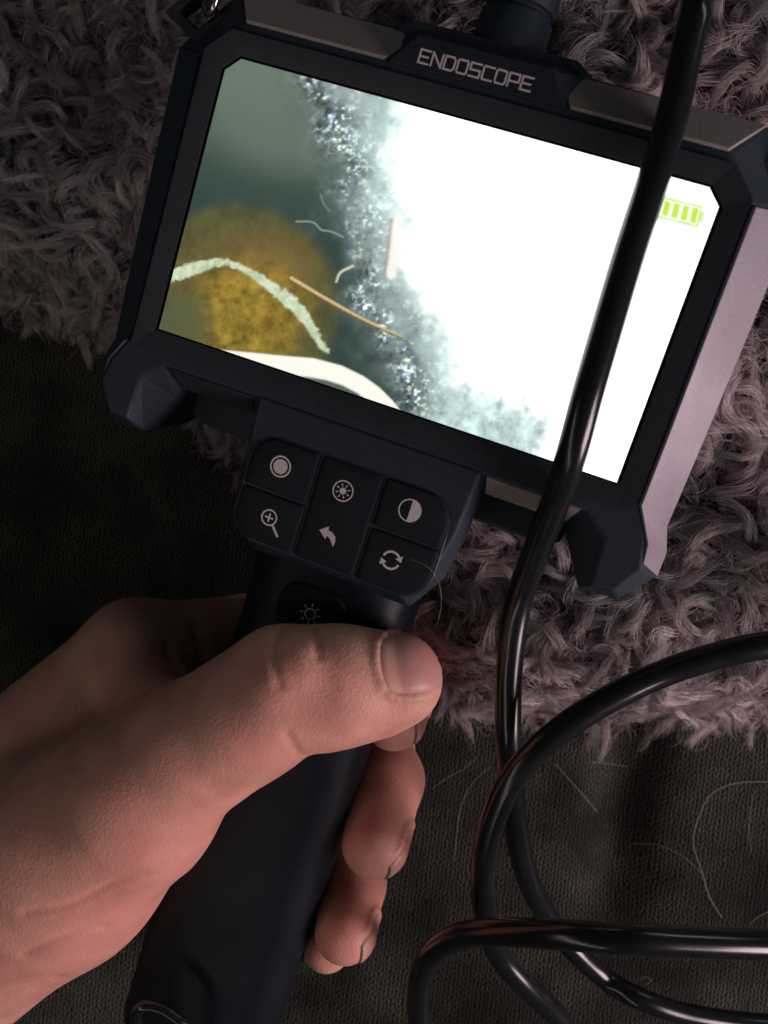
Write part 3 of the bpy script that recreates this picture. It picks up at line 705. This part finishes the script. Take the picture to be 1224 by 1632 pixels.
# ================================================================== COUCH
def couch_z(x, y):
    z = 6 + 1.6 * np.sin(x / 34 + .6) * np.cos(y / 29) - 7.0 * np.exp(-((x - 68 - .10 * (y + 85)) / 9) ** 2) * sstep(-40, -62, y) * sstep(-122, -104, y)
    return z - 9 * sstep(-20, 30, y)
E2 = None
n = 150
xs = np.linspace(-190, 190, n); ys = np.linspace(-210, 190, n); X, Y = np.meshgrid(xs, ys); Z = couch_z(X, Y)
ii = (np.arange(n - 1)[:, None] * n + np.arange(n - 1)[None, :]).ravel()
M_couch, nt, b = mat('couch_knit'); 
tc = node(nt, 'ShaderNodeTexCoord'); mp = node(nt, 'ShaderNodeMapping'); mp.inputs['Scale'].default_value = (1000, 1000, 1000); mp.inputs['Rotation'].default_value = (0, 0, .12); nt.links.new(tc.outputs['Object'], mp.inputs['Vector'])
nzw = node(nt, 'ShaderNodeTexNoise', Scale=.35, Detail=3.); nt.links.new(mp.outputs['Vector'], nzw.inputs['Vector'])
wr = node(nt, 'ShaderNodeMix', data_type='VECTOR'); wr.inputs[0].default_value = .10
sc3 = node(nt, 'ShaderNodeVectorMath', operation='SCALE'); sc3.inputs['Scale'].default_value = 8; nt.links.new(nzw.outputs['Color'], sc3.inputs[0])
ad3 = node(nt, 'ShaderNodeVectorMath', operation='ADD'); nt.links.new(mp.outputs['Vector'], ad3.inputs[0])
sm = node(nt, 'ShaderNodeVectorMath', operation='SCALE'); sm.inputs['Scale'].default_value = .2; nt.links.new(sc3.outputs[0], sm.inputs[0]); nt.links.new(sm.outputs[0], ad3.inputs[1])
sp = node(nt, 'ShaderNodeSeparateXYZ'); nt.links.new(ad3.outputs[0], sp.inputs[0])
def mth(op, a, b_=None):
    m = node(nt, 'ShaderNodeMath', operation=op)
    for k, v in enumerate((a, b_)):
        if v is None: continue
        if isinstance(v, bpy.types.NodeSocket): nt.links.new(v, m.inputs[k])
        else: m.inputs[k].default_value = v
    return m.outputs[0]
# knit ribs: columns with stitches leaning alternately
colx = mth('MULTIPLY', sp.outputs[0], 1 / 2.25); fr = mth('PINGPONG', colx, .5)
lean = mth('MULTIPLY', fr, 2.4); row = mth('ADD', mth('MULTIPLY', sp.outputs[1], 1 / 1.65), lean)
s1 = mth('ABSOLUTE', mth('SINE', mth('MULTIPLY', row, PI))); s2_ = mth('ABSOLUTE', mth('SINE', mth('MULTIPLY', colx, 2 * PI)))
hgt = mth('MULTIPLY', mth('POWER', s1, .7), mth('POWER', s2_, .6))
nzf = node(nt, 'ShaderNodeTexNoise', Scale=2.2, Detail=4.); nt.links.new(mp.outputs['Vector'], nzf.inputs['Vector'])
hh = mth('ADD', hgt, mth('MULTIPLY', nzf.outputs['Fac'], .7))
rp = node(nt, 'ShaderNodeValToRGB'); rp.color_ramp.elements[0].position = .36; rp.color_ramp.elements[0].color = (.006, .0062, .0056, 1); rp.color_ramp.elements[1].position = 1.25 / 1.7; rp.color_ramp.elements[1].color = (.090, .096, .082, 1)
nt.links.new(mth('MULTIPLY', hh, 1 / 1.7), rp.inputs['Fac'])
nzl = node(nt, 'ShaderNodeTexNoise', Scale=.055, Detail=4.); nt.links.new(mp.outputs['Vector'], nzl.inputs['Vector'])
rl = node(nt, 'ShaderNodeValToRGB'); rl.color_ramp.elements[0].position = .38; rl.color_ramp.elements[0].color = (.42, .44, .42, 1); rl.color_ramp.elements[1].position = .64; rl.color_ramp.elements[1].color = (1.25, 1.2, 1.08, 1)
nt.links.new(nzl.outputs['Fac'], rl.inputs['Fac']); nt.links.new(mixrgb(1.0, rp.outputs['Color'], rl.outputs['Color'], 'MULTIPLY'), b.inputs['Base Color']); b.inputs['Roughness'].default_value = .95; b.inputs['Specular IOR Level'].default_value = .12
b.inputs['Sheen Weight'].default_value = .15
bp = node(nt, 'ShaderNodeBump', Strength=.7, Distance=.0008); nt.links.new(hh, bp.inputs['Height']); nt.links.new(bp.outputs['Normal'], b.inputs['Normal'])
me = bpy.data.meshes.new('couch_seat'); me.from_pydata((np.stack([X, Y, Z], -1).reshape(-1, 3) * MM).tolist(), [], np.stack([ii, ii + 1, ii + n + 1, ii + n], 1).tolist())
me.polygons.foreach_set('use_smooth', [True] * len(me.polygons))
cs = link('couch_seat', me, M_couch); cs['kind'] = 'structure'; cs['label'] = 'dark knitted couch fabric under everything'

# ================================================================== FLEECE BLANKET
# lower edge of the blanket over the couch, world mm
EDGE = np.array([Q(-160, 440, 236), Q(0, 484, 236), Q(70, 510, 234), Q(130, 532, 232), Q(230, 600, 232), Q(420, 800, 234), Q(580, 1010, 234), Q(690, 1110, 230), Q(745, 1172, 226), Q(800, 1196, 226), Q(870, 1192, 226),
                 Q(950, 1200, 224), Q(1060, 1208, 224), Q(1140, 1206, 222), Q(1224, 1200, 222), Q(1420, 1190, 222)])
def edge_y(x): return np.interp(x, EDGE[:, 0], EDGE[:, 1])
def blanket_z(x, y):
    t = sstep(0, 22, y - edge_y(x))
    hgt = 22 + 26 * sstep(-40, 60, x) + 7 * sstep(40, 110, y) * sstep(0, 60, x) + 2.2 * np.sin(x / 11 + y / 17) + 2.0 * np.sin(y / 9 - x / 21 + 1)
    # sits under the device: never above its back
    w_back = -28.0 - 6
    zb = (T[2] + ((x - T[0]) * U[2] + (y - T[1]) * V[2]) / 1.0) + w_back * 1.0
    und = (np.abs(x - T[0]) < 75) & (np.abs(y - T[1]) < 70)
    hgt = np.where(und, np.minimum(hgt, zb), hgt)
    base = couch_z(x, y)
    return base + 2 + (hgt - base) * t
xs = np.linspace(-175, 175, 190); ys = np.linspace(-72, 190, 150); X, Y = np.meshgrid(xs, ys)
ed = edge_y(X); Yc = ed + (Y - ys[0]) / (ys[-1] - ys[0]) * (190 - ed); Z = blanket_z(X, Yc)
nx_ = len(xs); ii = (np.arange(len(ys) - 1)[:, None] * nx_ + np.arange(nx_ - 1)[None, :]).ravel()
M_fb, nt, b = mat('fleece_backing'); nz1 = node(nt, 'ShaderNodeTexNoise', Scale=260., Detail=5.); nt.links.new(ocoord(nt, (1, 1, 1)), nz1.inputs['Vector'])
rp = node(nt, 'ShaderNodeValToRGB'); rp.color_ramp.elements[0].color = (.05, .044, .043, 1); rp.color_ramp.elements[1].color = (.13, .115, .112, 1); nt.links.new(nz1.outputs['Fac'], rp.inputs['Fac']); nt.links.new(rp.outputs['Color'], b.inputs['Base Color']); b.inputs['Roughness'].default_value = 1; b.inputs['Specular IOR Level'].default_value = 0
me = bpy.data.meshes.new('fleece_blanket'); me.from_pydata((np.stack([X, Yc, Z], -1).reshape(-1, 3) * MM).tolist(), [], np.stack([ii, ii + 1, ii + nx_ + 1, ii + nx_], 1).tolist())
me.polygons.foreach_set('use_smooth', [True] * len(me.polygons))
sol = None
blanket = link('fleece_blanket', me, M_fb); tag(blanket, 'shaggy grey-brown fleece blanket with curly pile, spread under the screen end of the device', 'blanket')
m_ = blanket.modifiers.new('thickness', 'SOLIDIFY'); m_.thickness = .002; m_.offset = -1

# pile: curly locks of fibres
def visible_root(x, y):
    """roots that the device covers from every nearby view are left out"""
    rel = np.stack([x - T[0], y - T[1]], -1); u = rel @ U[:2]; v = rel @ V[:2]
    cov = (np.abs(u) < 46) & (v < 28) & (v > -30)
    return ~cov
P_, S_, R_, TN = [], [], [], []
flow = VNoise(21)
def locks(step, NF, rad, ln_rng, h_rng, fr, wob, seed):
    global rx, ry, nl
    g = np.random.default_rng(seed)
    gxs, gys = np.meshgrid(np.arange(-150, 150, step), np.arange(-70, 150, step)); j_ = step * .55
    rx = (gxs + g.uniform(-j_, j_, gxs.shape)).ravel(); ry = (gys + g.uniform(-j_, j_, gys.shape)).ravel()
    keep = (ry > edge_y(rx) + .6) & visible_root(rx, ry)
    a_, b_ = to_px(np.stack([rx, ry, blanket_z(rx, ry) + 5], -1)); keep &= (a_ > -90) & (a_ < 1310) & (b_ > -90)
    rx, ry = rx[keep], ry[keep]; nl = len(rx); ed = ry - edge_y(rx)
    NP = 12; tl = np.linspace(0, 1, NP)
    ang = flow.fbm(rx + 500, ry + 500, 30, 2) * 4 * PI + g.normal(0, 1.0, nl)
    near = sstep(12, 2, ed); ang = ang * (1 - near) + near * (-PI / 2 - .30 + g.normal(0, .45, nl))      # at the hem the locks hang outwards
    turn = g.choice([-1, 1], nl) * g.uniform(.2, 2.5, nl) * (1 - .7 * near); turn2 = g.normal(0, 1.6, nl) * (1 - .5 * near)
    ln = g.uniform(*ln_rng, nl) * (1 - .30 * near); hh = g.uniform(*h_rng, nl) * (1 - .35 * near); width = g.uniform(.45, 1.45, nl); tone = np.clip(g.normal(.45, .22, nl) + .9 * (flow.fbm(rx + 900, ry + 100, 14, 2) - .5), 0, 1)
    cen = np.zeros((nl, NP, 3)); ax, ay = rx.copy(), ry.copy(); z0 = blanket_z(rx, ry)
    for k in range(NP):
        t = tl[k]; zz = np.maximum(np.minimum(blanket_z(ax, ay), z0 + 2), couch_z(ax, ay)) + hh * np.sin(min(1.0, t * 1.35) * PI * .60) * (1 - .22 * t) + .5
        cen[:, k] = np.stack([ax, ay, zz], -1)
        a = ang + turn * t ** 1.3 + turn2 * math.sin(t * 4.5) * .5; stp = ln / (NP - 1) * (.30 + .8 * float(sstep(0, .4, t)))
        ax = ax + np.cos(a) * stp; ay = ay + np.sin(a) * stp
    prof = rad * np.interp(tl, [0, .3, .6, .85, 1], [1.0, 1.05, .72, .34, .10])
    for f in range(NF):
        rr = np.sqrt(g.random(nl)); th = g.uniform(0, 2 * PI, nl); ph = g.uniform(0, 2 * PI, nl); fz = g.uniform(.05, wob, nl)
        off = np.stack([rr * np.cos(th), rr * np.sin(th), .8 * rr * np.sin(th * 2 + ph)], -1) * width[:, None]
        p = cen + off[:, None, :] * prof[None, :, None]
        p[:, :, 0] += fz[:, None] * np.sin(tl[None] * 8 + ph[:, None]) * tl; p[:, :, 1] += fz[:, None] * np.cos(tl[None] * 7 + 2 * ph[:, None]) * tl
        if f % 3 == 0: p += (g.normal(0, 1.1, (nl, 1, 3)) * (tl ** 1.5)[None, :, None])        # flyaway fibres
        p = p[:, :1] + (p - p[:, :1]) * g.uniform(.72, 1.05, nl)[:, None, None]
        P_.append(p.reshape(-1, 3)); S_.extend([NP] * nl); R_.append(np.tile(np.interp(tl, [0, .7, 1], [fr, fr * .9, fr * .35]), nl))
        TN.append(np.clip(tone + g.normal(0, .12, nl), 0, 1))
locks(2.9, 14, 1.0, (5, 10), (1.5, 4.5), .040, .8, 31)
locks(4.2, 42, 1.4, (10, 18), (3.5, 9.0), .040, .8, 32)
# loose fuzz between the locks
nf = 16000; k = rng.integers(0, nl, nf); fx = rx[k] + rng.normal(0, 2.2, nf); fy = np.maximum(ry[k] + rng.normal(0, 2.2, nf), edge_y(fx)); fa = rng.uniform(0, 2 * PI, nf); ft = rng.normal(0, 3, nf); fl = rng.uniform(4, 11, nf); fh = rng.uniform(1, 5.5, nf)
NQ = 8; tq = np.linspace(0, 1, NQ); cen2 = np.zeros((nf, NQ, 3)); ax, ay = fx.copy(), fy.copy()
for q in range(NQ):
    cen2[:, q] = np.stack([ax, ay, np.maximum(blanket_z(ax, ay), couch_z(ax, ay)) + .4 + fh * math.sin(tq[q] * PI * .7)], -1)
    a = fa + ft * tq[q]; ax = ax + np.cos(a) * fl / NQ; ay = ay + np.sin(a) * fl / NQ
P_.append(cen2.reshape(-1, 3)); S_ += [NQ] * nf; R_.append(np.tile(np.interp(tq, [0, .7, 1], [.05, .045, .02]), nf)); TN.append(rng.uniform(.1, .8, nf))
hc = bpy.data.hair_curves.new('pile'); hc.add_curves(S_)
allp = (np.concatenate(P_) * MM).astype(np.float32); hc.attributes['position'].data.foreach_set('vector', allp.ravel())
ra = hc.attributes.get('radius') or hc.attributes.new('radius', 'FLOAT', 'POINT'); ra.data.foreach_set('value', (np.concatenate(R_) * MM).astype(np.float32))
ta = hc.attributes.new('tone', 'FLOAT', 'CURVE'); ta.data.foreach_set('value', np.concatenate(TN).astype(np.float32))
M_pile, nt, b = mat('fleece_fibre'); hi_ = node(nt, 'ShaderNodeAttribute', attribute_name='tone'); rp = node(nt, 'ShaderNodeValToRGB')
rp.color_ramp.elements[0].color = (.20, .172, .176, 1); rp.color_ramp.elements[1].color = (.86, .755, .77, 1); nt.links.new(hi_.outputs['Fac'], rp.inputs['Fac']); nt.links.new(rp.outputs['Color'], b.inputs['Base Color'])
b.inputs['Roughness'].default_value = .6; b.inputs['Specular IOR Level'].default_value = .35
pile = bpy.data.objects.new('pile', hc); C.objects.link(pile); hc.materials.append(M_pile); pile.parent = blanket; pile['kind'] = 'stuff'

# ================================================================== STRAY HAIRS
M_hair, nt, b = mat('pale_hair'); nz1 = node(nt, 'ShaderNodeTexNoise', Scale=300.); nt.links.new(ocoord(nt, (1, 1, 1)), nz1.inputs['Vector']); rp = node(nt, 'ShaderNodeValToRGB'); rp.color_ramp.elements[0].color = (.30, .28, .25, 1); rp.color_ramp.elements[1].color = (.55, .52, .47, 1)
nt.links.new(nz1.outputs['Fac'], rp.inputs['Fac']); nt.links.new(rp.outputs['Color'], b.inputs['Base Color']); b.inputs['Roughness'].default_value = .4
HAIRS = [([(1250, 1250), (1224, 1246), (1170, 1249), (1132, 1268), (1112, 1308), (1105, 1345), (1119, 1390), (1131, 1430), (1150, 1462)], .19, 'long pale hair bent like a hook on the couch fabric at the right', 0),
         ([(884, 1216), (905, 1240), (930, 1268), (952, 1294)], .13, 'fine hair slanting down the couch fabric right of the crossed cables', 0),
         ([(760, 1208), (735, 1228), (712, 1240), (688, 1258)], .10, 'very faint hair between the middle fingertip and the blanket hem', 0),
         ([(782, 1222), (755, 1246), (735, 1285), (728, 1330), (724, 1372)], .10, 'faint curved hair between the fingers and the cable loop', 0),
         ([(1194, 1474), (1208, 1462), (1240, 1446)], .16, 'short pale hair just above the lowest cable at the right border', 0),
         ([(1006, 1344), (1050, 1347), (1090, 1366), (1118, 1392)], .09, 'faint arched hair left of the long hooked one', 0),
         ([(1204, 1258), (1196, 1290), (1194, 1330), (1198, 1360)], .08, 'faint upright hair inside the hooked one', 0),
         ([(1000, 1222), (975, 1218), (940, 1214)], .11, 'fine reddish-brown hair under the blanket hem', 0),
         ([(1020, 1562), (1028, 1557), (1038, 1562), (1030, 1570)], .10, 'tiny curled hair under the lowest cable', 0)]
for pts, r, lab, _ in HAIRS:
    q = []
    for i, (a, c) in enumerate(pts):
        p = Q(a, c, 250)
        for _k in range(6): p = Q(a, c, CAMZ - (float(couch_z(p[0], p[1])) + .7))
        q.append(p)
    vs, fs = tube(catmull(q, 8), r * .45, 6); tag(mesh('stray_hair', vs, fs, M_hair, None, smooth='all'), lab, 'hair', 'stray hairs on the couch fabric')
q = catmull([L(15.5, -53.2, 1.9), L(19.5, -53.4, 2.3), L(22.4, -55.8, 1.2), L(24.2, -60, .2), L(24.6, -64.5, -.8)], 8)
vs, fs = tube(q, .03, 6); tag(mesh('stray_hair', vs, fs, M_hair, None, smooth='all'), 'thin hair stuck to the lower right corner of the keypad', 'hair', 'stray hairs on the device')
